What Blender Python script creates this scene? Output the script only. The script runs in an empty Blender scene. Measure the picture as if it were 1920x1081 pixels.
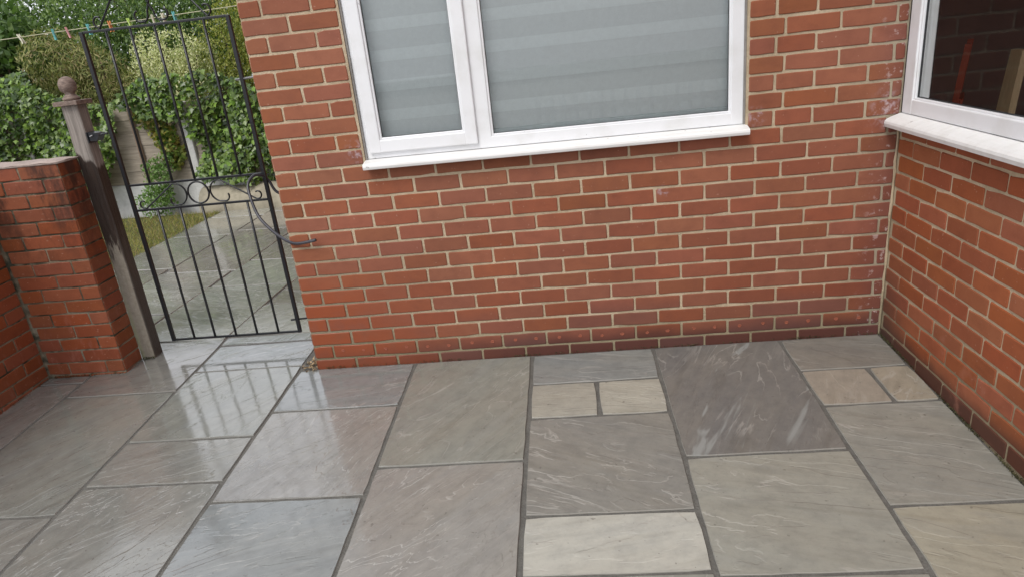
import bpy, bmesh, math, random
import numpy as np
from mathutils import Vector, Matrix, noise
R = math.radians
rnd = random.Random(7)
S = bpy.context.scene
COL = S.collection

# ------------------------------------------------------------------ camera
cam_d = bpy.data.cameras.new('camera'); cam = bpy.data.objects.new('camera', cam_d); COL.objects.link(cam)
cam_d.sensor_fit = 'HORIZONTAL'; cam_d.sensor_width = 36.0; cam_d.lens = 24.41
cam_d.shift_x = 0.00482; cam_d.shift_y = 0.0170; cam_d.clip_end = 300; cam_d.clip_start = 0.05
r0 = Vector((0.99195, 0.07320, -0.10330)); r1 = Vector((-0.06942, -0.36784, -0.92729)); r2 = Vector((-0.10588, 0.92700, -0.35980))
m = Matrix.Identity(4)
for i in range(3):
    m[i][0] = r0[i]; m[i][1] = -r1[i]; m[i][2] = -r2[i]
m.translation = Vector((1.4180, -3.2366, 1.4839))
cam.matrix_world = m
S.camera = cam

# ------------------------------------------------------------------ sky and sun (bright overcast)
SUN_EL, SUN_ROT = 52, 205
w = bpy.data.worlds.new('World'); S.world = w; w.use_nodes = True
nt = w.node_tree; nt.nodes.clear()
sky = nt.nodes.new('ShaderNodeTexSky'); sky.sky_type = 'NISHITA'; sky.sun_disc = False
sky.sun_elevation = R(SUN_EL); sky.sun_rotation = R(SUN_ROT); sky.air_density = 1.0; sky.dust_density = 3.0; sky.ozone_density = 1.0
hs = nt.nodes.new('ShaderNodeHueSaturation'); hs.inputs['Saturation'].default_value = 0.22
mxw = nt.nodes.new('ShaderNodeMix'); mxw.data_type = 'RGBA'; mxw.inputs['Factor'].default_value = 0.65
mxw.inputs['B'].default_value = (8.6, 8.8, 9.4, 1)
bg = nt.nodes.new('ShaderNodeBackground'); bg.inputs['Strength'].default_value = 0.12
wo = nt.nodes.new('ShaderNodeOutputWorld')
nt.links.new(sky.outputs[0], hs.inputs['Color']); nt.links.new(hs.outputs[0], mxw.inputs['A'])
nt.links.new(mxw.outputs['Result'], bg.inputs['Color']); nt.links.new(bg.outputs[0], wo.inputs[0])
sd = bpy.data.lights.new('sun', 'SUN'); sd.energy = 1.2; sd.angle = R(22); sd.color = (1, 0.96, 0.9)
so = bpy.data.objects.new('sun', sd); COL.objects.link(so)
# direction towards the sun: rotation measured from +Y clockwise
az = R(SUN_ROT); tv = Vector((math.sin(az) * math.cos(R(SUN_EL)), math.cos(az) * math.cos(R(SUN_EL)), math.sin(R(SUN_EL))))
so.rotation_euler = tv.to_track_quat('Z', 'Y').to_euler(); so.location = tv * 20
S.view_settings.view_transform = 'Standard'; S.view_settings.look = 'None'; S.view_settings.gamma = 1
S.view_settings.use_curve_mapping = False
S.view_settings.exposure = 0.42
S.render.engine = 'CYCLES'

# ------------------------------------------------------------------ node helpers
class NT:
    def __init__(s, name):
        s.m = bpy.data.materials.new(name); s.m.use_nodes = True; s.t = s.m.node_tree; s.t.nodes.clear()
        s.out = s.n('ShaderNodeOutputMaterial'); s.b = s.n('ShaderNodeBsdfPrincipled'); s.l(s.b.outputs[0], s.out.inputs[0])
    def n(s, t, **k):
        x = s.t.nodes.new(t)
        for a, b in k.items(): setattr(x, a, b)
        return x
    def l(s, a, b): s.t.links.new(a, b)
    def put(s, x, inp):
        if hasattr(x, 'links'): s.l(x, inp)
        elif isinstance(x, (tuple, list)) and len(x) == 3 and inp.type == 'RGBA': inp.default_value = (*x, 1)
        else: inp.default_value = x
    def math(s, op, a, b=0.0, c=None, clamp=False):
        x = s.n('ShaderNodeMath', operation=op, use_clamp=clamp); s.put(a, x.inputs[0]); s.put(b, x.inputs[1])
        if c is not None: s.put(c, x.inputs[2])
        return x.outputs[0]
    def mix(s, f, a, b, mode='MIX'):
        x = s.n('ShaderNodeMix', data_type='RGBA', blend_type=mode); s.put(f, x.inputs['Factor']); s.put(a, x.inputs['A']); s.put(b, x.inputs['B'])
        return x.outputs['Result']
    def lerp(s, f, a, b):
        x = s.n('ShaderNodeMix', data_type='FLOAT'); s.put(f, x.inputs['Factor']); s.put(a, x.inputs['A']); s.put(b, x.inputs['B'])
        return x.outputs['Result']
    def noise(s, vec, scale, detail=4, rough=0.55, dist=0.0):
        x = s.n('ShaderNodeTexNoise'); s.l(vec, x.inputs['Vector']); s.put(scale, x.inputs['Scale']); x.inputs['Detail'].default_value = detail
        x.inputs['Roughness'].default_value = rough; x.inputs['Distortion'].default_value = dist
        return x.outputs['Fac']
    def map(s, vec, scale=(1, 1, 1), rot=(0, 0, 0), loc=(0, 0, 0)):
        x = s.n('ShaderNodeMapping'); s.l(vec, x.inputs['Vector'])
        for k, v in (('Scale', scale), ('Rotation', rot), ('Location', loc)): s.put(v, x.inputs[k])
        return x.outputs[0]
    def rng(s, v, a, b, c=0.0, d=1.0, smooth=True):
        x = s.n('ShaderNodeMapRange', interpolation_type='SMOOTHSTEP' if smooth else 'LINEAR'); s.put(v, x.inputs[0])
        for i, q in enumerate((a, b, c, d)): s.put(q, x.inputs[i + 1])
        return x.outputs[0]
    def pos(s): return s.n('ShaderNodeNewGeometry').outputs['Position']
    def obj(s): return s.n('ShaderNodeTexCoord').outputs['Object']
    def sep(s, v):
        x = s.n('ShaderNodeSeparateXYZ'); s.l(v, x.inputs[0]); return x.outputs
    def comb(s, a, b, c):
        x = s.n('ShaderNodeCombineXYZ'); s.put(a, x.inputs[0]); s.put(b, x.inputs[1]); s.put(c, x.inputs[2]); return x.outputs[0]
    def vadd(s, a, b):
        x = s.n('ShaderNodeVectorMath', operation='ADD'); s.put(a, x.inputs[0]); s.put(b, x.inputs[1]); return x.outputs[0]
    def bump(s, h, strength=0.5, dist=0.01, normal=None):
        x = s.n('ShaderNodeBump'); s.put(strength, x.inputs['Strength']); x.inputs['Distance'].default_value = dist; s.l(h, x.inputs['Height'])
        if normal is not None: s.l(normal, x.inputs['Normal'])
        return x.outputs[0]
    def set(s, **k):
        for a, v in k.items():
            s.put(v, s.b.inputs[a.replace('_', ' ')])
        return s

# ------------------------------------------------------------------ materials
def brick_mat(name, base, dark, kind):
    t = NT(name); p = t.pos(); x, y, z = t.sep(p)
    rd = t.n('ShaderNodeObjectInfo').outputs['Random']
    hsv = t.n('ShaderNodeHueSaturation'); t.put(base, hsv.inputs['Color'])
    t.l(t.lerp(rd, 0.496, 0.506), hsv.inputs['Hue'])
    r2_ = t.math('FRACT', t.math('MULTIPLY', rd, 37.7)); t.l(t.lerp(r2_, 0.88, 1.10), hsv.inputs['Value'])
    r3_ = t.math('FRACT', t.math('MULTIPLY', rd, 91.3)); t.l(t.lerp(r3_, 0.93, 1.04), hsv.inputs['Saturation'])
    c = hsv.outputs[0]
    n1 = t.noise(p, 14, 5, .6); c = t.mix(t.rng(n1, .35, .75, 0, .35), c, dark)
    n2 = t.noise(p, 160, 3, .6); c = t.mix(t.rng(n2, .55, .75, 0, .25), c, (base[0] * .55, base[1] * .55, base[2] * .55))
    n5 = t.noise(p, 70, 2, .5); c = t.mix(t.rng(n5, .68, .75, 0, .5), c, (.50, .30, .22))
    bigv = t.noise(p, 1.7, 5, .6); c = t.mix(t.rng(bigv, .35, .68, .30, 0), c, t.mix(1.0, c, (.55, .52, .52), 'MULTIPLY'))
    sm = t.noise(t.map(p, (9, 9, 22)), 1.0, 4, .6); c = t.mix(t.rng(sm, .5, .75, 0, .28), c, t.mix(1.0, c, (.60, .55, .55), 'MULTIPLY'))
    rough = 0.78
    big = t.noise(p, 2.3, 4, .6)
    if kind == 'back':
        # wetter, more orange brickwork low at the gate end; algae and damp at the foot
        f = t.math('MULTIPLY', t.rng(t.math('ADD', x, t.math('MULTIPLY', z, 1.1)), 1.15, .25), t.rng(t.math('ADD', z, t.math('MULTIPLY', big, .35)), .85, .45))
        f = t.math('MULTIPLY', f, t.rng(t.noise(p, 9, 4, .6), .3, .55, .35, 1))
        c = t.mix(t.math('MULTIPLY', f, .9), c, (.33, .078, .024))
        low = t.rng(t.math('ADD', z, t.math('MULTIPLY', t.noise(p, 6, 3), .07)), .11, .03)
        c = t.mix(t.math('MULTIPLY', low, t.rng(x, .3, 1.2, .3, .88)), c, (.050, .024, .022))
        dmp = t.rng(t.math('ADD', z, t.math('MULTIPLY', big, .5)), 1.05, .35, 0, .30); c = t.mix(dmp, c, (.16, .045, .028))
        pur = t.math('MULTIPLY', t.rng(z, .24, .12), t.rng(r2_, .74, .78)); c = t.mix(t.math('MULTIPLY', pur, .45), c, (.12, .06, .052))
        # paint and lime splashes by the corner and the window foot
        e = t.rng(x, 2.70, 2.84); sp = t.rng(t.noise(p, 26, 4, .65), .56, .64)
        c = t.mix(t.math('MULTIPLY', e, .45), c, (.15, .055, .05))
        c = t.mix(t.math('MULTIPLY', t.math('MULTIPLY', e, sp), .5), c, (.62, .52, .5))
        for cx, cz, rr in ((.43, 1.05, .08), (2.24, 1.04, .06), (2.80, 1.02, .11), (1.83, .74, .04)):
            d = t.n('ShaderNodeVectorMath', operation='DISTANCE'); t.l(t.comb(x, z, 0.0), d.inputs[0]); d.inputs[1].default_value = (cx, cz, 0)
            c = t.mix(t.math('MULTIPLY', t.rng(d.outputs['Value'], rr, 0.01), t.rng(t.noise(p, 40, 4, .65), .45, .66, 0, .6)), c, (.5, .42, .46))
        rough = t.lerp(f, .8, .42)
    if kind == 'right':
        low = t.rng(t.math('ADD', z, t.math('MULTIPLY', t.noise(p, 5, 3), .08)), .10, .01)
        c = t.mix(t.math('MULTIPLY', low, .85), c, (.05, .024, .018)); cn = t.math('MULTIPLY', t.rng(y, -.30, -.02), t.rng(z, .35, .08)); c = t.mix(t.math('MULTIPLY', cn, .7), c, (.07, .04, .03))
        e = t.rng(t.noise(p, 5, 5, .7), .58, .74, 0, .35); c = t.mix(t.math('MULTIPLY', e, t.rng(z, .6, .25)), c, (.45, .2, .14))
    if kind == 'garden':
        dk = t.rng(t.noise(t.map(p, (5, 5, 2)), 1.6, 5, .7), .43, .62, 0, .85)
        c = t.mix(t.math('MULTIPLY', dk, t.rng(z, .45, 1.0)), c, (.045, .02, .014))
        e = t.rng(t.noise(t.map(p, (9, 9, 3)), 2.2, 5, .7), .52, .75, 0, .45); c = t.mix(t.math('MULTIPLY', e, t.rng(z, .45, .15)), c, (.42, .19, .15))
        rough = t.lerp(t.noise(p, 7, 3), .35, .75)
    h = t.math('ADD', t.math('MULTIPLY', n2, .5), t.math('MULTIPLY', t.noise(p, 45, 4, .6), .8))
    t.set(Base_Color=c, Roughness=rough, Normal=t.bump(h, .30, .003), Specular_IOR_Level=.35)
    return t.m

def mortar_mat(name, base, kind):
    t = NT(name); p = t.pos(); x, y, z = t.sep(p)
    c = t.mix(t.rng(t.noise(p, 5, 5, .65), .35, .7), base, (base[0] * .72, base[1] * .70, base[2] * .66))
    c = t.mix(t.rng(t.noise(p, 120, 3, .6), .5, .75, 0, .45), c, (base[0] * .5, base[1] * .5, base[2] * .5))
    if kind == 'back':
        f = t.math('MULTIPLY', t.rng(x, 1.0, .15), t.rng(z, .75, .3)); c = t.mix(t.math('MULTIPLY', f, .75), c, (.20, .17, .115))
        c = t.mix(t.math('MULTIPLY', t.rng(z, .16, .02), .6), c, (.17, .155, .085))
        c = t.mix(t.math('MULTIPLY', t.rng(x, 2.55, 2.85), .5), c, (.25, .23, .18))
    if kind == 'right':
        c = t.mix(t.math('MULTIPLY', t.rng(z, .32, .05), .65), c, (.20, .17, .10))
    if kind == 'garden':
        c = t.mix(t.rng(t.noise(p, 8, 4, .6), .42, .6), c, (.05, .048, .03))
        c = t.mix(t.math('MULTIPLY', t.rng(z, .5, .2), t.rng(t.noise(p, 11, 4, .6), .4, .6, 0, .8)), c, (.30, .27, .20))
    h = t.noise(p, 90, 5, .7)
    t.set(Base_Color=c, Roughness=.9, Normal=t.bump(h, .9, .006))
    return t.m

M = {}
M['brick_back'] = brick_mat('red_brick', (.300, .100, .052), (.195, .068, .042), 'back')
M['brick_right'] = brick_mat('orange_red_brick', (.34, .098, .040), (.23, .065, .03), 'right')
M['brick_garden'] = brick_mat('wet_orange_brick', (.275, .076, .032), (.17, .045, .022), 'garden')
M['mortar_back'] = mortar_mat('cream_mortar', (.57, .465, .325), 'back')
M['mortar_right'] = mortar_mat('buff_mortar', (.60, .49, .34), 'right')
M['mortar_garden'] = mortar_mat('old_mortar', (.24, .19, .13), 'garden')
M['crumb'] = NT('crumbled_brick').set(Base_Color=(.30, .095, .055), Roughness=.95).m

def slab_mat(name, path=False):
    t = NT(name); oi = t.n('ShaderNodeObjectInfo'); rd = oi.outputs['Random']; colr = oi.outputs['Color']; al = oi.outputs['Alpha']
    o = t.obj(); p = t.pos(); px, py, pz = t.sep(p)
    off = t.math('MULTIPLY', rd, 97.0); ang = t.math('MULTIPLY', oi.outputs['Object Index'], math.pi / 180)
    v = t.map(o, (1, 1, 1), t.comb(0.0, 0.0, ang))
    v = t.vadd(v, t.comb(off, t.math('MULTIPLY', rd, -53.0), 0.0))
    vs = t.map(v, (3.4, .95, 1.0))
    n1 = t.noise(vs, 1.7, 5, .52, .6)
    # flaky layers: contour lines of the noise are little steps
    lev = t.math('MULTIPLY', n1, t.lerp(al, 5.0, 17.0)); fr = t.math('FRACT', lev); fl = t.math('FLOOR', lev)
    stepv = t.math('ADD', fl, t.rng(fr, .0, .16))
    edge = t.math('MULTIPLY', t.rng(fr, .0, .05), t.rng(fr, .22, .06))
    patch = t.rng(t.noise(v, 2.6, 3, .5), .42, .62)
    edge = t.math('MULTIPLY', edge, patch)
    fine = t.noise(v, 60, 5, .7); med = t.noise(t.map(v, (1.6, 1, 1)), 11, 5, .65)
    hgt = t.math('ADD', t.math('MULTIPLY', stepv, .36), t.math('ADD', t.math('MULTIPLY', med, .22), t.math('MULTIPLY', fine, .09)))
    c = t.mix(t.rng(t.noise(vs, 1.2, 4, .55), .3, .7, 0, .45), colr, t.mix(.5, colr, (.30, .27, .21), 'MIX'))
    c = t.mix(t.rng(med, .38, .68, 0, .40), c, t.mix(1.0, c, (.62, .62, .64), 'MULTIPLY'))
    c = t.mix(t.rng(fine, .5, .8, 0, .30), c, t.mix(1.0, c, (.55, .55, .55), 'MULTIPLY'))
    band = t.noise(t.map(v, (7, .8, 1)), 2.4, 4, .6, .3); c = t.mix(t.rng(band, .5, .72, 0, .38), c, t.mix(1.0, c, (.62, .60, .56), 'MULTIPLY'))
    c = t.mix(t.math('MULTIPLY', edge, t.lerp(al, .25, .62)), c, (.46, .45, .42))
    fs = t.noise(t.map(v, (20, 1.9, 1)), 1.3, 4, .65, .9); fa = t.lerp(t.math('FRACT', t.math('MULTIPLY', rd, 5.9)), .0, .26); c = t.mix(t.math('MULTIPLY', t.rng(fs, .56, .72), fa), c, (.42, .41, .38)); c = t.mix(t.rng(fs, .46, .30, 0, .16), c, t.mix(1.0, c, (.6, .6, .6), 'MULTIPLY'))
    spk = t.rng(t.noise(p, 48, 2, .5), .70, .74, 0, .5); c = t.mix(spk, c, (.09, .08, .07))
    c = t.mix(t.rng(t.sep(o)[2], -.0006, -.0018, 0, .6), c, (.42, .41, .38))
    st = t.rng(t.noise(t.map(v, (4.5, .8, 1)), 1.7, 4, .6, .4), .56, .61, 0, .42); c = t.mix(t.math('MULTIPLY', st, t.lerp(t.rng(oi.outputs['Object Index'], 500, 600), .35, 2.0)), c, (.27, .285, .28))
    # rain film
    wn = t.noise(p, 1.5, 4, .55)
    wet = 1.0 if path else t.rng(t.math('ADD', t.math('ADD', px, t.math('MULTIPLY', wn, 1.4)), t.math('MULTIPLY', py, -.25)), 2.5, .75)
    pud = t.rng(t.noise(p, 2.1, 4, .6), .40, .60)
    if not path: c = t.mix(wet, t.mix(1.0, c, (1.0, .98, .95), 'MULTIPLY'), t.mix(1.0, c, (.94, .95, .96), 'MULTIPLY'))
    ro = t.lerp(wet, t.lerp(med, .42, .68), t.lerp(pud, .26, .07)); ro = t.math('ADD', ro, t.math('MULTIPLY', fine, .06))
    bs = t.lerp(wet, .55, t.lerp(pud, .5, .22))
    t.set(Base_Color=c, Roughness=ro, Normal=t.bump(hgt, bs, .006), Specular_IOR_Level=.5)
    t.put(t.math('MULTIPLY', wet, 1.0), t.b.inputs['Coat Weight']); t.put(1.72, t.b.inputs['Coat IOR']); t.put(.05, t.b.inputs['Coat Roughness'])
    t.l(t.bump(hgt, t.lerp(pud, .50, .20), .005), t.b.inputs['Coat Normal'])
    return t.m
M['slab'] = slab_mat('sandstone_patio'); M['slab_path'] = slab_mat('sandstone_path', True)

def simple(name, col, rough=.6, nscale=40, var=.25, bumps=.3, dist=.003, metal=0, spec=.5, stretch=None):
    t = NT(name); o = t.obj()
    v = t.map(o, stretch) if stretch else o
    n1 = t.noise(v, nscale, 5, .6); n2 = t.noise(v, nscale * .17, 4, .6)
    c = t.mix(t.rng(n2, .3, .7, 0, var), col, tuple(q * .55 for q in col)); c = t.mix(t.rng(n1, .4, .8, 0, var), c, tuple(q * .5 for q in col))
    t.set(Base_Color=c, Roughness=rough, Metallic=metal, Specular_IOR_Level=spec, Normal=t.bump(n1, bumps, dist))
    return t.m
M['joint'] = simple('grey_pointing', (.15, .145, .13), .85, 130, .6, .9, .005)
M['soil'] = simple('soil', (.06, .045, .033), .95, 12, .6, 1, .03)
M['lawn_base'] = simple('lawn_soil', (.11, .11, .035), .95, 20, .5, .8, .02)
M['upvc'] = NT('white_upvc')
t = M['upvc']; p = t.pos(); nn = t.noise(p, 6, 4, .6); c = t.mix(t.rng(nn, .42, .72, 0, .38), (.80, .81, .83), (.60, .60, .57))
sp = t.noise(p, 55, 2, .4); c = t.mix(t.rng(sp, .75, .79, 0, .55), c, (.3, .28, .27))
t.set(Base_Color=c, Roughness=.3, Normal=t.bump(t.noise(p, 3, 2), .05, .01)); M['upvc'] = t.m
t = NT('weathered_sill'); p = t.pos(); nn = t.noise(t.map(p, (2, 8, 8)), 3, 5, .65); c = t.mix(t.rng(nn, .4, .7, 0, .5), (.80, .80, .79), (.68, .67, .64))
sp = t.noise(p, 38, 2, .4); c = t.mix(t.rng(sp, .73, .78, 0, .6), c, (.2, .18, .17))
t.set(Base_Color=c, Roughness=.42); M['sill'] = t.m
M['gasket'] = simple('rubber_gasket', (.03, .032, .035), .6, 60, .2)
M['silicone'] = simple('grey_sealant', (.28, .26, .24), .6, 60, .5)
def glass(name, k=1.5, tint=(.97, .985, .98)):
    t = NT(name); tr = t.n('ShaderNodeBsdfTransparent'); tr.inputs[0].default_value = (*tint, 1)
    gl = t.n('ShaderNodeBsdfGlossy'); gl.inputs['Roughness'].default_value = .015
    bp = t.bump(t.noise(t.pos(), 1.2, 2, .4), .03, .02); t.l(bp, gl.inputs['Normal'])
    fr = t.n('ShaderNodeFresnel'); fr.inputs[0].default_value = 1.5
    mx = t.n('ShaderNodeMixShader'); t.l(t.math('MULTIPLY', fr.outputs[0], k, clamp=True), mx.inputs[0]); t.l(tr.outputs[0], mx.inputs[1]); t.l(gl.outputs[0], mx.inputs[2])
    t.l(mx.outputs[0], t.out.inputs[0]); t.t.nodes.remove(t.b); return t.m
M['glass'] = glass('window_glass', 1.8); M['glass_side'] = glass('side_window_glass', .5)
M['blind'] = simple('grey_blind_fabric', (.74, .78, .78), .8, 250, .12, .1, .001)
M['blind_band'] = simple('pale_blind_band', (.83, .88, .88), .75, 250, .12, .1, .001)
M['blind_bar'] = simple('blind_bar', (.62, .68, .68), .45, 50, .1)
M['room'] = simple('dark_room', (.27, .20, .185), .9, 3, .3)
M['tanwood'] = simple('pale_wood', (.72, .52, .30), .5, 30, .3, .2, .002, stretch=(6, 6, 1))
M['redwood'] = simple('red_paint', (.5, .07, .03), .5, 30, .3)
M['iron'] = simple('black_iron', (.012, .013, .016), .32, 150, .3, .35, .002)
M['steel'] = simple('galvanised_steel', (.45, .45, .45), .4, 80, .5, .3, .002, metal=.8)
M['cable'] = simple('black_rubber_cable', (.05, .05, .062), .35, 40, .6, .3, .002)
M['latch'] = simple('black_latch', (.014, .016, .02), .35, 60, .3)
# gate post timber: dry grey top, rain-soaked middle, pale algae foot
t = NT('weathered_post'); p = t.pos(); x, y, z = t.sep(p)
g = t.noise(t.map(p, (60, 60, 3)), 1.5, 6, .65); c = t.mix(t.rng(g, .3, .75), (.31, .275, .245), (.14, .12, .105))
wl = t.math('ADD', t.math('ADD', z, t.math('MULTIPLY', x, 1.0)), t.math('MULTIPLY', t.noise(t.map(p, (30, 30, 2)), 1.0, 3), .10))
wetp = t.rng(wl, .065, .045); c = t.mix(wetp, c, t.mix(g, (.060, .038, .028), (.012, .009, .008)))
foot = t.rng(t.math('ADD', t.math('MULTIPLY', z, 1.0), t.math('MULTIPLY', t.noise(t.map(p, (26, 26, 5)), 1.0, 4, .7), .9)), 1.14, 1.00)
c = t.mix(t.math('MULTIPLY', foot, t.rng(x, -1.068, -1.076, .12, 1.0)), c, t.mix(t.noise(p, 38, 5, .7), (.42, .38, .32), (.15, .13, .095)))
al = t.math('MULTIPLY', t.rng(x, -1.12, -1.145), t.rng(z, .5, .1)); c = t.mix(t.math('MULTIPLY', al, .6), c, (.33, .34, .20))
t.set(Base_Color=c, Roughness=t.lerp(wetp, .85, .45), Normal=t.bump(g, .7, .006)); M['post'] = t.m
t = NT('weathered_finial'); o = t.obj(); g = t.noise(t.map(o, (30, 30, 110)), 1.2, 5, .65); c = t.mix(t.rng(g, .3, .7), (.27, .20, .165), (.12, .085, .07))
c = t.mix(t.rng(t.noise(o, 20, 4, .6), .58, .7, 0, .6), c, (.45, .40, .36)); t.set(Base_Color=c, Roughness=.8, Normal=t.bump(g, .5, .004)); M['finial'] = t.m
M['coping'] = simple('mortar_coping', (.40, .32, .28), .8, 40, .5, .8, .006)
M['conc'] = simple('pale_concrete', (.60, .60, .58), .85, 30, .35, .5, .005)
M['kerb'] = simple('buff_concrete', (.40, .36, .27), .85, 18, .6, .5, .006)
M['board'] = simple('weathered_board', (.42, .36, .29), .85, 22, .7, .6, .004, stretch=(.6, 6, 10))
M['batten'] = simple('brown_batten', (.33, .24, .18), .85, 20, .5)
M['line'] = simple('washing_line', (.55, .53, .36), .6, 100, .3)
for n_, c_ in (('peg_white', (.62, .60, .46)), ('peg_teal', (.12, .42, .42)), ('peg_pink', (.62, .30, .30)), ('peg_orange', (.62, .22, .06)), ('peg_lime', (.42, .60, .12))):
    M[n_] = simple(n_, c_, .45, 60, .15)

def leaf_mat(name, cols, rough=.5, trans=.25, spec=.4):
    t = NT(name); ri = t.n('ShaderNodeNewGeometry').outputs['Random Per Island']
    cr = t.n('ShaderNodeValToRGB'); t.l(ri, cr.inputs[0]); e = cr.color_ramp.elements; cr.color_ramp.interpolation = 'LINEAR'
    while len(e) < len(cols): e.new(.5)
    for i, q in enumerate(cols): e[i].position = i / (len(cols) - 1); e[i].color = (*q, 1)
    c = t.mix(t.rng(t.noise(t.pos(), 2.2, 3), .35, .65, 0, .35), cr.outputs[0], t.mix(1.0, cr.outputs[0], (.6, .68, .6), 'MULTIPLY'))
    t.set(Base_Color=c, Roughness=rough, Specular_IOR_Level=spec)
    tr = t.n('ShaderNodeBsdfTranslucent'); t.l(t.mix(1.0, c, (1.2, 1.3, .7), 'MULTIPLY'), tr.inputs[0]); mx = t.n('ShaderNodeMixShader'); mx.inputs[0].default_value = trans
    t.l(t.b.outputs[0], mx.inputs[1]); t.l(tr.outputs[0], mx.inputs[2]); t.l(mx.outputs[0], t.out.inputs[0]); return t.m
M['ivy'] = leaf_mat('ivy_leaf', [(.035, .07, .018), (.08, .14, .03), (.14, .22, .05), (.24, .33, .085)], .32, .25, .5)
M['ivy_lime'] = leaf_mat('young_ivy_leaf', [(.12, .22, .03), (.20, .34, .05), (.28, .42, .07)], .4)
M['yellowing'] = leaf_mat('yellowing_leaf', [(.10, .13, .03), (.22, .20, .04), (.42, .33, .04), (.30, .12, .07)], .5)
M['hedge'] = leaf_mat('hedge_leaf', [(.04, .075, .025), (.09, .16, .04), (.14, .23, .06), (.25, .34, .10)], .45, .35)
M['hedge2'] = leaf_mat('broad_leaf', [(.06, .12, .035), (.11, .19, .055), (.18, .27, .08)], .45, .35)
M['feather'] = leaf_mat('feathery_leaf', [(.12, .15, .04), (.20, .23, .06), (.30, .30, .10), (.32, .24, .13)], .6)
M['cream'] = leaf_mat('variegated_leaf', [(.42, .48, .20), (.62, .64, .34), (.80, .78, .52)], .5)
M['lime'] = leaf_mat('yellow_green_leaf', [(.18, .22, .04), (.30, .34, .07), (.46, .44, .13)], .5, .35)
M['rose'] = leaf_mat('shrub_leaf', [(.06, .13, .03), (.10, .20, .05), (.17, .29, .08)], .5)
M['rose_b'] = leaf_mat('bush_leaf', [(.09, .18, .04), (.16, .28, .07), (.25, .38, .12)], .5, .3)
M['climber'] = leaf_mat('climber_leaf', [(.06, .14, .03), (.12, .20, .04), (.18, .25, .05), (.26, .29, .07), (.44, .36, .08), (.20, .15, .07)], .5, .3)
M['moss'] = leaf_mat('moss', [(.03, .028, .015), (.06, .06, .02), (.09, .075, .04)], .9, .0)
M['grass'] = leaf_mat('grass_blade', [(.16, .21, .04), (.28, .30, .07), (.42, .38, .13), (.45, .30, .15)], .6)
M['twig'] = simple('twig', (.08, .055, .035), .9, 40, .4)
M['debris'] = leaf_mat('dry_debris', [(.30, .20, .12), (.45, .33, .2), (.15, .09, .05)], .8, .05)

# ------------------------------------------------------------------ mesh helpers
def link(name, me, mat=None, parent=None, loc=None, label=None, cat=None, group=None, kind=None):
    o = bpy.data.objects.new(name, me); COL.objects.link(o)
    if mat is not None and me is not None and not me.materials: me.materials.append(mat)
    if parent is not None: o.parent = parent
    if loc is not None: o.location = loc
    for k, v in (('label', label), ('category', cat), ('group', group), ('kind', kind)):
        if v: o[k] = v
    return o
def empty(name, loc, label, cat, group=None):
    return link(name, None, None, None, loc, label, cat, group)
class MB:
    def __init__(s): s.v = []; s.f = []; s.mi = []
    def add(s, vs, fs, mi=0):
        n = len(s.v); s.v += [tuple(q) for q in vs]; s.f += [tuple(i + n for i in q) for q in fs]; s.mi += [mi] * len(fs)
    def box(s, a, b, mi=0, bev=0.0):
        x0, y0, z0 = a; x1, y1, z1 = b
        if bev > 0:
            bm = bmesh.new(); bmesh.ops.create_cube(bm, size=1.0)
            for q in bm.verts: q.co = Vector(((x0 + x1) / 2 + q.co.x * (x1 - x0), (y0 + y1) / 2 + q.co.y * (y1 - y0), (z0 + z1) / 2 + q.co.z * (z1 - z0)))
            bmesh.ops.bevel(bm, geom=bm.edges[:], offset=bev, segments=2, affect='EDGES', profile=.5)
            bm.verts.index_update(); s.add([q.co[:] for q in bm.verts], [[q.index for q in f.verts] for f in bm.faces], mi); bm.free(); return
        s.add([(x0, y0, z0), (x1, y0, z0), (x1, y1, z0), (x0, y1, z0), (x0, y0, z1), (x1, y0, z1), (x1, y1, z1), (x0, y1, z1)],
              [(0, 3, 2, 1), (4, 5, 6, 7), (0, 1, 5, 4), (1, 2, 6, 5), (2, 3, 7, 6), (3, 0, 4, 7)], mi)
    def tube(s, pts, r, n=8, mi=0, flat=1.0):
        pts = [Vector(q) for q in pts]; k = len(pts); rs = r if isinstance(r, (list, tuple)) else [r] * k
        up = Vector((0, 1, 0)); vs = []; fs = []
        for i, q in enumerate(pts):
            d = (pts[min(i + 1, k - 1)] - pts[max(i - 1, 0)]).normalized()
            u = up if abs(d.dot(up)) < .95 else Vector((1, 0, 0))
            a = d.cross(u).normalized(); b = a.cross(d).normalized()
            for j in range(n):
                th = 2 * math.pi * j / n; vs.append(q + (a * math.cos(th) + b * math.sin(th) * flat) * rs[i])
        for i in range(k - 1):
            for j in range(n): fs.append((i * n + j, i * n + (j + 1) % n, (i + 1) * n + (j + 1) % n, (i + 1) * n + j))
        fs.append(tuple(range(n))[::-1]); fs.append(tuple((k - 1) * n + j for j in range(n)))
        s.add(vs, fs, mi)
    def lathe(s, prof, c, n=24, mi=0):
        vs = []; fs = []
        for r_, z in prof:
            for j in range(n): th = 2 * math.pi * j / n; vs.append((c[0] + r_ * math.cos(th), c[1] + r_ * math.sin(th), c[2] + z))
        for i in range(len(prof) - 1):
            for j in range(n): fs.append((i * n + j, i * n + (j + 1) % n, (i + 1) * n + (j + 1) % n, (i + 1) * n + j))
        fs.append(tuple(range(n))[::-1]); fs.append(tuple((len(prof) - 1) * n + j for j in range(n)))
        s.add(vs, fs, mi)
    def mesh(s, name, smooth=False):
        me = bpy.data.meshes.new(name); me.from_pydata(s.v, [], s.f); me.polygons.foreach_set('material_index', s.mi)
        if smooth: me.polygons.foreach_set('use_smooth', [True] * len(s.f))
        me.update(); return me
    def obj(s, name, mat, parent=None, smooth=False, **k):
        return link(name, s.mesh(name, smooth), mat, parent, **k)
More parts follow.
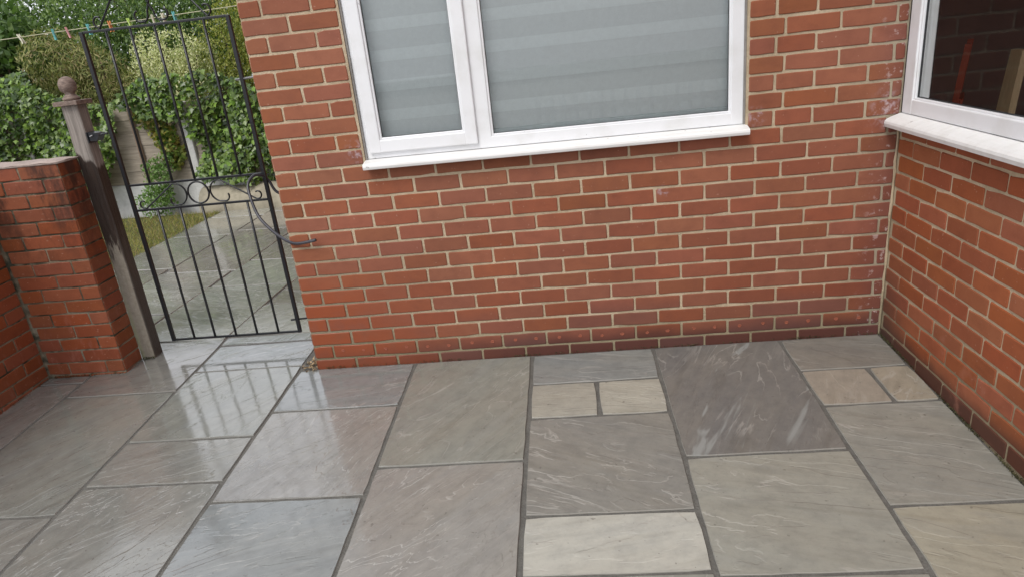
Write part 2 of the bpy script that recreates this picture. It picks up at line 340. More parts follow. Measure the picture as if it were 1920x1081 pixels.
def FZ(x, y): return -0.0513 + 0.00125 * x + 0.03776 * max(-6, min(6, y))

# ------------------------------------------------------------------ ground, patio, path, lawn
mb = MB(); xs = [-40, -8, -3, 0, 3, 8, 40]; ys = [-40, -6, -3, 0, 3, 6, 40]
mb.add([(x, y, FZ(x, y) - .09) for y in ys for x in xs], [(j * 7 + i, j * 7 + i + 1, j * 7 + i + 8, j * 7 + i + 7) for j in range(6) for i in range(6)])
mb.obj('ground', M['soil'], kind='structure')
def sheet(x0, x1, y0, y1, dz, poly=None):
    q = poly or [(x0, y0), (x1, y0), (x1, y1), (x0, y1)]
    b = MB(); n = len(q)
    b.add([(x, y, FZ(x, y) + dz) for x, y in q] + [(x, y, FZ(x, y) + dz - .07) for x, y in q], [tuple(range(n))] + [(i, i + n, (i + 1) % n + n, (i + 1) % n) for i in range(n)])
    return b
patio = sheet(0, 0, 0, 0, -.007, [(-1.66, -5.6), (4.6, -5.6), (4.6, -3.2), (2.90, -3.2), (2.90, .04), (-.01, .04), (-.01, .475), (-1.6, .475), (-1.6, .1), (-1.66, .1)]).obj('patio', M['joint'], kind='structure')
path = sheet(0, 0, 0, 0, -.009, [(-2.70, .479), (-.002, .479), (-.002, 5.0), (-1.7, 5.0), (-2.23, 4.2)]).obj('garden_path', M['joint'], kind='structure')

def slab_mesh(w, h, seed, frame=None):
    r_ = random.Random(seed); out = []
    def edge(a, b, n):
        for i in range(n):
            f = i / n; out.append([a[0] + (b[0] - a[0]) * f, a[1] + (b[1] - a[1]) * f, i == 0])
    nx = max(3, int(w / .07)); ny = max(3, int(h / .07)); W, H = w / 2, h / 2
    edge((-W, -H), (W, -H), nx); edge((W, -H), (W, H), ny); edge((W, H), (-W, H), nx); edge((-W, H), (-W, -H), ny)
    c = []
    for x, y, cr in out:
        j = (r_.random() ** 2) * .0035 + .0005; d = math.hypot(x, y)
        kx = 1 - (j + (.003 if cr else 0)) / W if abs(abs(x) - W) < 1e-6 else 1; ky = 1 - (j + (.003 if cr else 0)) / H if abs(abs(y) - H) < 1e-6 else 1
        c.append((x * kx, y * ky))
    n = len(c); top = [((x) * (1 - .0014 / W), (y) * (1 - .0014 / H)) for x, y in c]
    b = MB(); b.v = [(x, y, 0.0 + (r_.random() - .5) * .001) for x, y in top] + [(x, y, -.004) for x, y in c] + [(x, y, -.022) for x, y in c]
    b.f = [tuple(range(n))] + [(i, i + n, (i + 1) % n + n, (i + 1) % n) for i in range(n)] + [(i + n, i + 2 * n, (i + 1) % n + 2 * n, (i + 1) % n + n) for i in range(n)]
    b.mi = [0] * len(b.f); return b.mesh('paving_slab')
SH = -0.0069
ANG = {(1.76, -.01): 64, (1.76, -.92): -16, (2.38, -.62): -22, (2.38, -1.24): -18, (1.15, -.60): -26, (1.15, -1.23): 10, (1.15, -.31): -5, (1.46, -.31): -12, (.54, -.01): 58, (.54, -.90): 48, (-.10, -.01): 15, (-.10, -.42): 60, (-.10, -1.07): 20,
       (-.72, .36): 20, (-.72, .04): 55, (-.72, -.62): 28, (-.72, -.94): 52, (-1.35, -.16): 55, (-1.35, -1.12): 50, (-1.35, .47): 20, (-1.64, .00): 55}
def slab(parent, mat, x0, x1, y0, y1, col, riv, shear=SH, ybase=0.0, seed=None, joint=.014):
    w = x1 - x0 - joint; h = y1 - y0 - joint
    yc = (y0 + y1) / 2; xc = (x0 + x1) / 2 + shear * (yc - ybase)
    o = link('paving_slab', slab_mesh(w, h, seed if seed else rnd.random()), mat, parent)
    o.location = (xc, yc, FZ(xc, yc) + .0015 * rnd.uniform(-1, 1))
    # tilt to follow the falls
    o.rotation_euler = (math.atan(0.03776), -math.atan(.00125), -math.atan(shear) + R(rnd.uniform(-.12, .12)))
    o.color = (*col, riv); th = ANG.get((round(x0, 2), round(y1, 2)), rnd.choice([-20, -12, 55, 62, 70]) + rnd.uniform(-6, 6)); o.pass_index = int((90 - th) % 360) + (720 if (round(x0, 2), round(y1, 2)) == (1.76, -.01) else 0); return o
_g = lambda c: tuple(1.20 * (.62 * q + .38 * g) * h_ for q, g, h_ in zip(c, (.206, .209, .200), (.965, 1.0, 1.01)))
GR = (.225, .215, .185); GN = (.215, .215, .180); BL = (.185, .197, .197); PK = (.25, .228, .207); BR = (.180, .168, .150); CR = (.45, .455, .415); TN = (.29, .235, .18); TL = (.31, .28, .225); PU = (.088, .078, .078); BE = (.27, .262, .222); WG = (.25, .24, .215)
GR, GN, BL, PK, BR, WG, BE, PU, TN = [_g(q) for q in (GR, GN, BL, PK, BR, WG, BE, PU, TN)]
CX = [-1.64, -1.353, -.718, -.095, .537, 1.152, 1.763, 2.378, 2.852]
ROWS = {
 0: [(.093, .003, BR, .5), (.003, -.62, WG, .75), (-.62, -1.24, GR, .5), (-1.24, -2.1, GN, .5), (-2.1, -2.9, GR, .5)],
 1: [(.470, -.157, BR, .1), (-.157, -1.120, GN, .25), (-1.120, -1.75, GR, .9), (-1.75, -2.9, WG, .5)],
 2: [(.36, .043, BL, .7), (.043, -.622, GN, .05), (-.622, -.945, GR, .7), (-.945, -1.86, GR, .95), (-1.86, -2.9, BL, .5)],
 3: [(-.008, -.420, BL, .35), (-.420, -1.075, PK, .8), (-1.075, -1.995, BL, .45), (-1.995, -2.9, GN, .4)],
 4: [(-.008, -.900, GN, .3), (-.900, -1.83, PK, .75), (-1.83, -2.9, BR, .5)],
 5: [(-.008, -.307, BL, .15), (-.601, -1.227, BR, .35), (-1.227, -1.512, CR, .2), (-1.512, -2.14, GN, .4), (-2.14, -2.9, WG, .5)],
 6: [(-.008, -.924, PU, .2), (-.924, -1.532, BE, .25), (-1.532, -2.4, GR, .5), (-2.4, -2.9, BL, .5)],
 7: [(-.008, -.325, (.195, .188, .172), .1), (-.620, -1.244, GR, .25), (-1.244, -1.87, CR[:0] + (.33, .32, .26), .3), (-1.87, -2.9, TN, .4)]}
for ci, rows in ROWS.items():
    for (ya, yb, c_, rv) in rows:
        x1 = CX[ci + 1]
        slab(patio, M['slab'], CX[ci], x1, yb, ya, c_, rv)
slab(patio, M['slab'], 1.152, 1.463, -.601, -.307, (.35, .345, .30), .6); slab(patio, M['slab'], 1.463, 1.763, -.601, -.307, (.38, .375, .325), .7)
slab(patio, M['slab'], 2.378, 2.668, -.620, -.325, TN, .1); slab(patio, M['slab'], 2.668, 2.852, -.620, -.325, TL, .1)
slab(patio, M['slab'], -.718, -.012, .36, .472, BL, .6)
for i in range(10):
    for j in range(4):
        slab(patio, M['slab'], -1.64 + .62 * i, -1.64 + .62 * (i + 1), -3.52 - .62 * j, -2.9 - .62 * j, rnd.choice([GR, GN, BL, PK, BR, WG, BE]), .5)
# path beyond the gate: laid about seven degrees off the patio grid
PS = .115; PX = [-2.575, -1.965, -1.335, -.685, -.06]
PR = {0: [.47, 1.10, 1.92, 2.80, 3.42, 4.0], 1: [.47, .945, 1.76, 2.86, 3.48, 4.02], 2: [.47, 1.37, 1.925, 2.55, 3.15, 3.98], 3: [.48, .96, 1.58, 2.2, 2.82, 3.44, 4.05]}
for ci, rr in PR.items():
    for a, b in zip(rr[:-1], rr[1:]):
        ym = (a + b) / 2; x1 = min(PX[ci + 1], -.012 - PS * (ym - 1) - .05) if ci == 3 else PX[ci + 1]
        if x1 - PX[ci] < .12: continue
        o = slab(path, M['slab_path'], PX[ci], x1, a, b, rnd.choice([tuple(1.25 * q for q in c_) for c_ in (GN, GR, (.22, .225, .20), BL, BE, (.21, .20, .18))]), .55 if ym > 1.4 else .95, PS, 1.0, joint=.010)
        o.rotation_euler.z = -math.atan(PS) + 0.03
# lawn and the soil strip along the fence
def lawn_x(y): return -2.60 + PS * (y - 1)
lawn = sheet(0, 0, 0, 0, -.012, [(-7, .5), (-2.71, .5), (lawn_x(3.7), 3.72), (-7, 4.0)]).obj('lawn', M['lawn_base'], kind='structure')
rg = np.random.default_rng(5)
def tri_obj(name, V, F, mat, parent=None, **k):
    me = bpy.data.meshes.new(name); V = np.asarray(V, np.float32).reshape(-1, 3); F = np.asarray(F, np.int32)
    me.vertices.add(len(V)); me.vertices.foreach_set('co', V.ravel()); n = len(F); me.loops.add(n * 3); me.loops.foreach_set('vertex_index', F.ravel())
    me.polygons.add(n); me.polygons.foreach_set('loop_start', np.arange(0, n * 3, 3, dtype=np.int32)); me.update(calc_edges=True)
    return link(name, me, mat, parent, **k)
N = 26000; gy = .6 + 3.2 * rg.random(N); gx = -2.58 + PS * (gy - 1) - (3.2 * rg.random(N) ** 1.2) + rg.normal(0, .012, N)
keep = (gy < 3.75 + rg.normal(0, .06, N)); gx, gy = gx[keep], gy[keep]; N = len(gx)
gz = -0.0513 + .00125 * gx + .03776 * gy - .014; h = rg.uniform(.02, .055, N); a = rg.uniform(0, 6.28, N); ln = rg.normal(0, .02, (N, 2)); wd = .0028
V = np.zeros((N, 3, 3)); V[:, 0] = np.c_[gx - wd * np.cos(a), gy - wd * np.sin(a), gz]; V[:, 1] = np.c_[gx + wd * np.cos(a), gy + wd * np.sin(a), gz]; V[:, 2] = np.c_[gx + ln[:, 0], gy + ln[:, 1], gz + h]
tri_obj('grass', V, np.arange(N * 3).reshape(-1, 3), M['grass'], kind='stuff', label='short yellowish lawn grass beside the path beyond the gate', cat='grass')

# ------------------------------------------------------------------ bricks
BV = {}
def brick_mesh(L, H, var, mat, pits=False):
    key = (round(L, 3), round(H, 3), var, mat.name, pits)
    if key in BV: return BV[key]
    r_ = random.Random(str(key)); W = L / 2; h = H / 2; c = .004
    o = [(-W + c, -h), (-W * .33, -h), (W * .33, -h), (W - c, -h), (W, -h + c), (W, h - c), (W - c, h), (W * .33, h), (-W * .33, h), (-W + c, h), (-W, h - c), (-W, -h + c)]
    j = lambda: r_.uniform(-.0013, .0013)
    o = [(x + j(), z + j()) for x, z in o]
    if r_.random() < .5:
        k = r_.choice([0, 3, 5, 9]); o[k] = (o[k][0] * .975, o[k][1] * .86)
    n = 12; tl = r_.uniform(-.0012, .0012); ti = [(x * (1 - .0028 / W), z * (1 - .0028 / h)) for x, z in o]
    b = MB(); b.v = [(x, -.0002 + tl * x / W, z) for x, z in ti] + [(x, .0022, z) for x, z in o] + [(x, .02, z) for x, z in o]
    b.f = [tuple(range(n))] + [(i + n, (i + 1) % n + n, (i + 1) % n, i) for i in range(n)] + [(i + 2 * n, (i + 1) % n + 2 * n, (i + 1) % n + n, i + n) for i in range(n)]
    b.mi = [0] * len(b.f)
    if pits:
        for px in (-.055, .052):
            px += r_.uniform(-.008, .008); pz = r_.uniform(-.006, .006); k = 9; vs = [(px, -.0012, pz)]
            for rr, yy in ((.004, -.0006), (.0075, -.0024), (.0105, .0008)):
                for i in range(k):
                    th = 2 * math.pi * i / k; q = rr * r_.uniform(.75, 1.25); vs.append((px + q * math.cos(th), yy, pz + q * .85 * math.sin(th)))
            fs = [(0, 1 + i, 1 + (i + 1) % k) for i in range(k)]
            for s_ in range(2):
                for i in range(k): fs.append((1 + s_ * k + i, 1 + (s_ + 1) * k + i, 1 + (s_ + 1) * k + (i + 1) % k, 1 + s_ * k + (i + 1) % k))
            b.add(vs, fs, 1)
    me = b.mesh('brick'); me.materials.append(mat)
    if pits: me.materials.append(M['crumb'])
    BV[key] = me; return me
from bpy_extras.object_utils import world_to_camera_view
bpy.context.view_layer.update()
def visible(q):
    c = world_to_camera_view(S, cam, Vector(q)); return c.z > 0 and -.06 < c.x < 1.06 and -.08 < c.y < 1.08
def lay(parent, mat, pos_of, rotz, spans, z0, ch, pit_course=None, joint=.0115, extra=None):
    """spans: list of (course, a, b) with a<b along the wall; pos_of(s, z) gives the world point of the face"""
    rest = MB()
    for k, a, b in spans:
        L = b - a - joint
        if L < .012: continue
        H = ch - joint; zc = z0 + (k + .5) * ch; s = (a + b) / 2
        P = pos_of(s, zc)
        if visible(P):
            me = brick_mesh(round(L, 3), H, rnd.randrange(6) if L > .2 else rnd.randrange(3), mat, pit_course == k and L > .2)
            o = link('brick', me, None, parent, loc=(P[0], P[1], P[2] + rnd.uniform(-.0008, .0008)))
            o.rotation_euler = (R(rnd.uniform(-.25, .25)), R(rnd.uniform(-.3, .3)), rotz + R(rnd.uniform(-.25, .25)))
            if rotz: pass
        else:
            c_, s_ = math.cos(rotz), math.sin(rotz); base = len(rest.v)
            pts = [(-L / 2, 0, -H / 2), (L / 2, 0, -H / 2), (L / 2, 0, H / 2), (-L / 2, 0, H / 2), (-L / 2, .02, -H / 2), (L / 2, .02, -H / 2), (L / 2, .02, H / 2), (-L / 2, .02, H / 2)]
            rest.add([(P[0] + x * c_ - y * s_, P[1] + x * s_ + y * c_, P[2] + z) for x, y, z in pts], [(0, 1, 2, 3), (1, 5, 6, 2), (5, 4, 7, 6)[:0] or (4, 0, 3, 7), (3, 2, 6, 7), (4, 5, 1, 0)])
    if rest.f: rest.obj('brick', mat, parent, kind='stuff')
def course(k, start, end, first, skip=None):
    """spans of one course from start to end; first = length of the first piece; skip = (a, b) opening"""
    out = []; a = start; b = start + first
    while a < end - 1e-6:
        b = min(b, end)
        if skip and a < skip[1] and b > skip[0]:
            if a < skip[0] - .01: out.append((k, a, skip[0]))
            if b > skip[1] + .01: out.append((k, skip[1], b))
        else: out.append((k, a, b))
        a = b; b += .225
    return out
HC = .07594; RX = 2.856; TOPZ = 5.2
house = empty('brick_house', (1.4, .1, 0), 'red brick house corner with two white framed windows above the patio', 'house')
house_off = Vector(house.location)
def wall_part(mb, mat, label):
    o = link('wall', mb.mesh('wall'), mat, house, label=label); o.location = -house_off; return o
OX0, OX1, OZ0, OZ1 = .455, 2.200, 13 * HC + .0, 29 * HC
D0 = .0042
mb = MB()
mb.box((D0, D0, -.3), (RX + .05, .25, OZ0)); mb.box((D0, D0, OZ0), (OX0, .25, OZ1)); mb.box((OX1, D0, OZ0), (RX + .05, .25, OZ1)); mb.box((D0, D0, OZ1), (RX + .05, .25, TOPZ))
mb.box((D0, .25, -.3), (.25, 5.0, TOPZ))
wb = wall_part(mb, M['mortar_back'], 'wall of even red bricks with cream mortar under the wide window')
sp = []
for k in range(-1, int(TOPZ / HC)):
    ope = (OX0 - .005, OX1 + .005) if 13 <= k < 29 else None
    if k % 2 == 0: sp += course(k, 0, RX, .1075, ope)
    elif ope: sp += [(k, 0, .22), (k, .22, .45), (k, 2.205, 2.32), (k, 2.32, 2.484), (k, 2.484, 2.707), (k, 2.707, RX)]
    else: sp += course(k, 0, RX, .22)
lay(wb, M['brick_back'], lambda s, z: (s, 0, z), 0, sp, 0, HC, pit_course=0)
sp = []
for k in range(-1, int(TOPZ / HC)): sp += course(k, 0, 4.9, .1075 if k % 2 else .22)
lay(wb, M['brick_back'], lambda s, z: (0, s, z), -math.pi / 2, sp, 0, HC)
# right wall
RY0, RY1 = -.022, -1.80; RC = .075; RZ0 = -.0064; RO0 = RZ0 + 13 * RC; RO1 = RZ0 + 29 * RC
mb = MB(); xa = RX + D0
mb.box((xa, -3.2, -.3), (RX + .25, D0, RO0 - .001)); mb.box((xa, -3.2, RO0), (RX + .25, RY1, RO1)); mb.box((xa, -3.2, RO1 + .001), (RX + .25, D0, TOPZ))
mb.box((RX + .25, -3.2, -.3), (6, -2.95, .9)); mb.box((RX + .25, -3.2, 2.3), (6, -2.95, TOPZ)); mb.box((5.2, -3.2, .9), (6, -2.95, 2.3))  # gap added in this unseen wall to admit daylight to the side room
wr = wall_part(mb, M['mortar_right'], 'wall of orange red bricks under the side window')
sp = []
for k in range(-1, int(TOPZ / RC) - 1):
    ope = (-.01, -RY1 + .005) if 13 <= k < 29 else None
    sp += course(k, 0.004, 3.2, .021 if k % 2 == 0 else .141, ope)
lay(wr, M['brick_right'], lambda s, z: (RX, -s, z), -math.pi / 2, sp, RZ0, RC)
# mortar fillet filling the inner corner
mb = MB(); pts = [(RX - .004 + rnd.uniform(-.002, .002), -.003, -.06 + i * .05) for i in range(22)]; mb.tube(pts, [rnd.uniform(.003, .007) for _ in pts], 6)
o = link('mortar_fillet', mb.mesh('mortar_fillet'), M['mortar_right'], house); o.location = -house_off

# ------------------------------------------------------------------ windows
def hp(mbx, name, mat, parent, smooth=False, **k):
    o = mbx.obj(name, mat, parent, smooth, **k)
    if parent is house: o.location = -house_off
    return o
def ring(mb, x0, x1, z0, z1, wd, y0, y1, bev=.003, wl=None, wr_=None, wt=None, wb_=None):
    wl = wl or wd; wr_ = wr_ or wd; wt = wt or wd; wb_ = wb_ or wd
    mb.box((x0, y0, z0), (x0 + wl, y1, z1), bev=bev); mb.box((x1 - wr_, y0, z0), (x1, y1, z1), bev=bev)
    e = .0007
    mb.box((x0 + wl - .004, y0 + e, z0 + e), (x1 - wr_ + .004, y1 - e, z0 + wb_), bev=bev); mb.box((x0 + wl - .004, y0 + e, z1 - wt), (x1 - wr_ + .004, y1 - e, z1 - e), bev=bev)
WZ0 = 1.010; WZ1 = OZ1 - .008
mb = MB(); ring(mb, .464, 2.192, WZ0, WZ1, .030, .020, .080, wb_=.052, wr_=.052, wl=.026)
mb.box((.990, .0205, WZ0 + .045), (1.062, .0795, WZ1 - .02), bev=.004)
win = hp(mb, 'window', M['upvc'], house, label='wide white plastic window with a narrow opening pane on its left')
mb = MB(); ring(mb, .482, .998, WZ0 + .026, WZ1 - .02, .058, .004, .050, bev=.005); hp(mb, 'sash', M['upvc'], win)
# glazing beads
mb = MB()
def bead(x0, x1, z0, z1, y):
    ring(mb, x0, x1, z0, z1, .012, y, y + .02, bev=.004)
bead(.538, .942, WZ0 + .082, WZ1 - .076, .012); bead(1.060, 2.142, WZ0 + .050, WZ1 - .035, .026); hp(mb, 'glazing_bead', M['upvc'], win)
mb = MB()
for x0, x1, z0, z1, y in ((.548, .932, WZ0 + .092, WZ1 - .086, .020), (1.070, 2.132, WZ0 + .060, WZ1 - .045, .034)): ring(mb, x0, x1, z0, z1, .004, y, y + .008, bev=.001)
hp(mb, 'gasket', M['gasket'], win)
for x0, x1, z0, z1, y in ((.540, .940, WZ0 + .084, WZ1 - .078, .030), (1.062, 2.140, WZ0 + .052, WZ1 - .037, .044)):
    mb = MB(); mb.add([(x0, y, z0), (x1, y, z0), (x1, y, z1), (x0, y, z1)], [(0, 1, 2, 3)]); hp(mb, 'glass_pane', M['glass'], win)
def sill_mesh(L, prof):
    # prof in (depth, z); extruded along x
    b = MB(); n = len(prof); b.add([(0, d, z) for d, z in prof] + [(L, d, z) for d, z in prof], [(i, (i + 1) % n, (i + 1) % n + n, i + n) for i in range(n)] + [tuple(range(n))[::-1], tuple(range(n, 2 * n))]); return b
pr_ = [(.075, 1.0095), (.012, 1.0085), (-.030, 1.002), (-.050, .998), (-.056, .992), (-.058, .984), (-.055, .973), (-.046, .970), (-.040, .9735), (-.036, .983), (.0, .989), (.075, .989)]
b = sill_mesh(1.752, pr_); o = hp(b, 'sill', M['sill'], win); o.location = (.454, 0, 0)
for a_, b_ in ((.4565, .4645), (2.1915, 2.1990)):
    mb = MB(); mb.box((a_, .010, WZ0), (b_, .05, WZ1)); hp(mb, 'sealant', M['silicone'], win)
# right window: mesh built along local x, then turned to face the patio (-X)
def rpart(mb, name, mat, parent):
    b2 = MB(); b2.v = [(RX + y, -x, z) for x, y, z in mb.v]; b2.f = [f for f in mb.f]; b2.mi = mb.mi
    return hp(b2, name, mat, parent)
mb = MB(); RW0, RW1 = .014, 1.79; Z0 = 1.000; Z1 = RO1 - .008
ring(mb, RW0, RW1, Z0, Z1, .060, -.004, .066, wl=.085, wb_=.062, bev=.005); mb.box((1.12, -.0035, Z0 + .03), (1.19, .0655, Z1 - .03), bev=.004)
wn2 = rpart(mb, 'window', M['upvc'], house); wn2['label'] = 'white plastic side window showing a dark room'
mb = MB(); ring(mb, RW0 + .083, 1.124, Z0 + .058, Z1 - .058, .012, .002, .03, bev=.004); ring(mb, 1.186, RW1 - .056, Z0 + .058, Z1 - .058, .012, .002, .03, bev=.004); rpart(mb, 'glazing_bead', M['upvc'], wn2)
mb = MB(); ring(mb, RW0 + .094, 1.113, Z0 + .069, Z1 - .069, .005, .012, .02, bev=.001); ring(mb, 1.197, RW1 - .067, Z0 + .069, Z1 - .069, .005, .012, .02, bev=.001); rpart(mb, 'gasket', M['gasket'], wn2)
for a, b_ in ((RW0 + .085, 1.122), (1.188, RW1 - .058)):
    mb = MB(); mb.add([(a, .022, Z0 + .06), (b_, .022, Z0 + .06), (b_, .022, Z1 - .06), (a, .022, Z1 - .06)], [(0, 1, 2, 3)]); rpart(mb, 'glass_pane', M['glass_side'], wn2)
pr2 = [(.06, .9995), (.0, .9985), (-.040, .986), (-.058, .978), (-.066, .970), (-.068, .960), (-.064, .945), (-.052, .941), (-.046, .946), (-.042, .958), (.0, .967), (.06, .967)]
b = sill_mesh(1.81, pr2); b.v = [(x + .004, d, z) for x, d, z in b.v]; rpart(b, 'sill', M['sill'], wn2)
mb = MB(); mb.box((.003, -.001, Z0), (.0145, .04, Z1)); rpart(mb, 'sealant', M['gasket'], wn2)
mb = MB(); mb.box((-.001, .068, Z0), (.012, .110, Z1)); rpart(mb, 'reveal', M['gasket'], wn2)  # dark strip added to cover the brightly lit wall end beside the frame

# rooms behind the windows
def room(name, a, b, opening):
    x0, y0, z0 = a; x1, y1, z1 = b; q = MB(); t_ = .03
    if '-y' not in opening: q.box((x0, y0 - t_, z0), (x1, y0, z1))
    if '+y' not in opening: q.box((x0, y1, z0), (x1, y1 + t_, z1))
    if '-x' not in opening: q.box((x0 - t_, y0, z0), (x0, y1, z1))
    q.box((x1, y0, z0), (x1 + t_, y1, z1)); q.box((x0, y0, z0 - t_), (x1, y1, z0)); q.box((x0, y0, z1), (x1, y1, z1 + t_))
    q.obj(name, M['room'], kind='structure')
room('back_room', (.30, .262, .05), (2.85, 3.0, 2.5), '-y'); mb = MB(); mb.box((RX + .052, D0 + .002, -.2), (RX + .09, 2.8, TOPZ)); mb.obj('partition', M['room'], kind='structure')
room('side_room', (RX + .092, -2.85, .05), (5.6, 2.8, 2.45), '-x-y')  # end wall left out, unseen, to let daylight onto the chairs
# yard and fence behind the photographer; pale yard added to brighten the window reflection
b = sheet(-12, 12, -25, -5.62, -.02); b.obj('gravel_yard', simple('pale_gravel', (.34, .33, .30), .9, 60, .4, .8, .01), kind='structure')
pf = empty('picket_fence', (3.2, -6.6, -.3), 'low white picket fence behind the patio, mirrored in the window glass', 'fence'); pfo = Vector(pf.location)
for i in range(26):
    q = MB(); x = 1.0 + i * .17; q.add([(x, -6.6, -.25), (x + .06, -6.6, -.25), (x + .06, -6.6, .62), (x + .03, -6.6, .68), (x, -6.6, .62)] + [(x, -6.58, -.25), (x + .06, -6.58, -.25), (x + .06, -6.58, .62), (x + .03, -6.58, .68), (x, -6.58, .62)], [(0, 1, 2, 3, 4), (9, 8, 7, 6, 5)] + [(j, j + 5, (j + 1) % 5 + 5, (j + 1) % 5) for j in range(5)])
    o = q.obj('picket', M['upvc'], pf); o.location = -pfo
for z in (.0, .42):
    q = MB(); q.box((.95, -6.578, z), (5.4, -6.55, z + .07)); o = q.obj('rail', M['upvc'], pf); o.location = -pfo
# blind
bl = empty('window_blind', (1.33, .12, WZ1), 'grey striped day and night blind lowered behind the wide window', 'blind'); bo = Vector((1.33, .12, WZ1))
def bp_(q, n, m_): o = q.obj(n, m_, bl); o.location = -bo; return o
for x0, x1, zb, y in ((.50, .985, 1.070, .092), (1.0, 2.172, 1.060, .095)):
    q = MB(); q.box((x0, y, zb + .02), (x1, y + .002, WZ1)); bp_(q, 'blind_fabric', M['blind'])
    q = MB(); q.box((x0, y - .010, zb), (x1, y + .014, zb + .026), bev=.005); bp_(q, 'bottom_bar', M['blind_bar'])
    z = zb + .10
    while z < WZ1 - .05:
        q = MB(); q.box((x0, y - .0015, z), (x1, y - .0002, z + .050)); bp_(q, 'pale_band', M['blind_band']); z += .132
# ------------------------------------------------------------------ garden wall with pier
GC = .0730; GZ0 = -.040; GT = GZ0 + 16 * GC; GX = -1.615; PXR = -1.147; PY = .095
gw = empty('garden_wall', (-1.6, .1, -.05), 'low wet orange brick garden wall ending in a pier at the gate post', 'wall'); go = Vector(gw.location)
mb = MB(); mb.box((GX - .215 + D0, -3.6, -.3), (GX - D0, PY + D0, GT - .004)); mb.box((GX - .215 + D0, PY + D0, -.3), (PXR - D0, .26, GT - .004))
core = mb.obj('wall', M['mortar_garden'], gw); core.location = -go
sp = []
for k in range(-1, 16):
    e = (.2235, .4480) if k % 2 else (.1085, .3335)
    x = PXR; L = [x, x - e[0], x - e[1], GX + .002]
    sp += [(k, L[1], L[0]), (k, L[2], L[1]), (k, L[3], L[2])]
lay(core, M['brick_garden'], lambda s, z: (s, PY, z), 0, sp, GZ0, GC, joint=.009)
lay(core, M['brick_garden'], lambda s, z: (PXR, s, z), math.pi / 2, [(k, PY + .002, .262) for k in range(-1, 16)], GZ0, GC, joint=.009)
sp = []
for k in range(-1, 16): sp += course(k, -PY + .004, 3.6, .135 if k % 2 else .245)
lay(core, M['brick_garden'], lambda s, z: (GX, -s, z), math.pi / 2, sp, GZ0, GC, joint=.009)
# thin mortar capping, uneven
mb = MB(); nx = 20
def cap(x0, x1, y0, y1, nx, ny):
    vs = []; fs = []
    for j in range(ny + 1):
        for i in range(nx + 1):
            x = x0 + (x1 - x0) * i / nx; y = y0 + (y1 - y0) * j / ny; e = min(i, nx - i, j, ny - j)
            vs.append((x, y, GT + (.004 if e == 0 else .011) + .005 * noise.noise(Vector((x * 14, y * 14, 0)))))
    for j in range(ny):
        for i in range(nx): q = j * (nx + 1) + i; fs.append((q, q + 1, q + nx + 2, q + nx + 1))
    mb.add(vs, fs)
cap(GX - .21, PXR + .004, PY - .004, .264, 24, 8); cap(GX - .21, GX + .004, -3.6, PY - .004, 8, 60)
mb.box((GX - .21, PY - .003, GT - .006), (PXR + .003, .263, GT + .002)); mb.box((GX - .21, -3.6, GT - .006), (GX + .003, PY - .0035, GT + .002))
o = mb.obj('coping', M['coping'], gw, smooth=True); o.location = -go

# ------------------------------------------------------------------ gate post
PXa, PXb, PYa, PYb = -1.156, -1.066, .2625, .346
gp = empty('gate_post', ((PXa + PXb) / 2, (PYa + PYb) / 2, -.05), 'weathered square timber gate post with a ball finial', 'gate post'); po = Vector(gp.location)
def pp(q, n, m_, sm=False): o = q.obj(n, m_, gp, sm); o.location = -po; return o
bm = bmesh.new(); nz = 40; c = .006
ringv = []
for i in range(nz + 1):
    z = -.06 + (1.385 + .06) * i / nz; rw = []
    erode = .010 * max(0, 1 - (z + .05) / .10) ** 2
    for (x, y, nxx, nyy) in ((PXa + c, PYa, 0, 1), (PXb - c, PYa, 0, 1), (PXb, PYa + c, -1, 0), (PXb, PYb - c, -1, 0), (PXb - c, PYb, 0, -1), (PXa + c, PYb, 0, -1), (PXa, PYb - c, 1, 0), (PXa, PYa + c, 1, 0)):
        d = noise.noise(Vector((x * 30, y * 30, z * 9))) * .0022 + erode * (.5 + noise.noise(Vector((x * 60, y * 60, z * 40))))
        if z < .62: d += .0025 * abs(noise.noise(Vector((x * 80, y * 80, z * 20))))
        rw.append(bm.verts.new((x + nxx * d, y + nyy * d, z)))
    ringv.append(rw)
for i in range(nz):
    for j in range(8): bm.faces.new((ringv[i][j], ringv[i][(j + 1) % 8], ringv[i + 1][(j + 1) % 8], ringv[i + 1][j]))
bm.faces.new(ringv[0][::-1]); bm.faces.new(ringv[-1]); me = bpy.data.meshes.new('post'); bm.to_mesh(me); bm.free()
o = link('post', me, M['post'], gp); o.location = -po
cx, cy = (PXa + PXb) / 2, (PYa + PYb) / 2
q = MB(); q.box((cx - .066, cy - .066, 1.3855), (cx + .066, cy + .066, 1.408), bev=.003); pp(q, 'post_cap', M['finial'])
q = MB(); q.lathe([(.036, 0), (.041, .006), (.041, .013), (.034, .019), (.030, .024), (.024, .028), (.022, .033), (.026, .038), (.034, .046), (.0395, .056), (.042, .070), (.041, .084), (.036, .098), (.027, .109), (.014, .116), (.003, .118)], (cx, cy, 1.408), 28)
pp(q, 'ball_finial', M['finial'], True)
lt = MB(); lt.box((PXb + .0005, .262, 1.190), (PXb + .006, .338, 1.246), bev=.002)
lt.add([(PXb + .006, .27, 1.20), (PXb + .006, .27, 1.245), (PXb + .052, .27, 1.238), (PXb + .062, .27, 1.222), (PXb + .045, .27, 1.198)] + [(PXb + .006, .325, 1.20), (PXb + .006, .325, 1.245), (PXb + .052, .325, 1.238), (PXb + .062, .325, 1.222), (PXb + .045, .325, 1.198)],
       [(0, 4, 3, 2, 1), (5, 6, 7, 8, 9)] + [(i, (i + 1) % 5, (i + 1) % 5 + 5, i + 5) for i in range(5)])
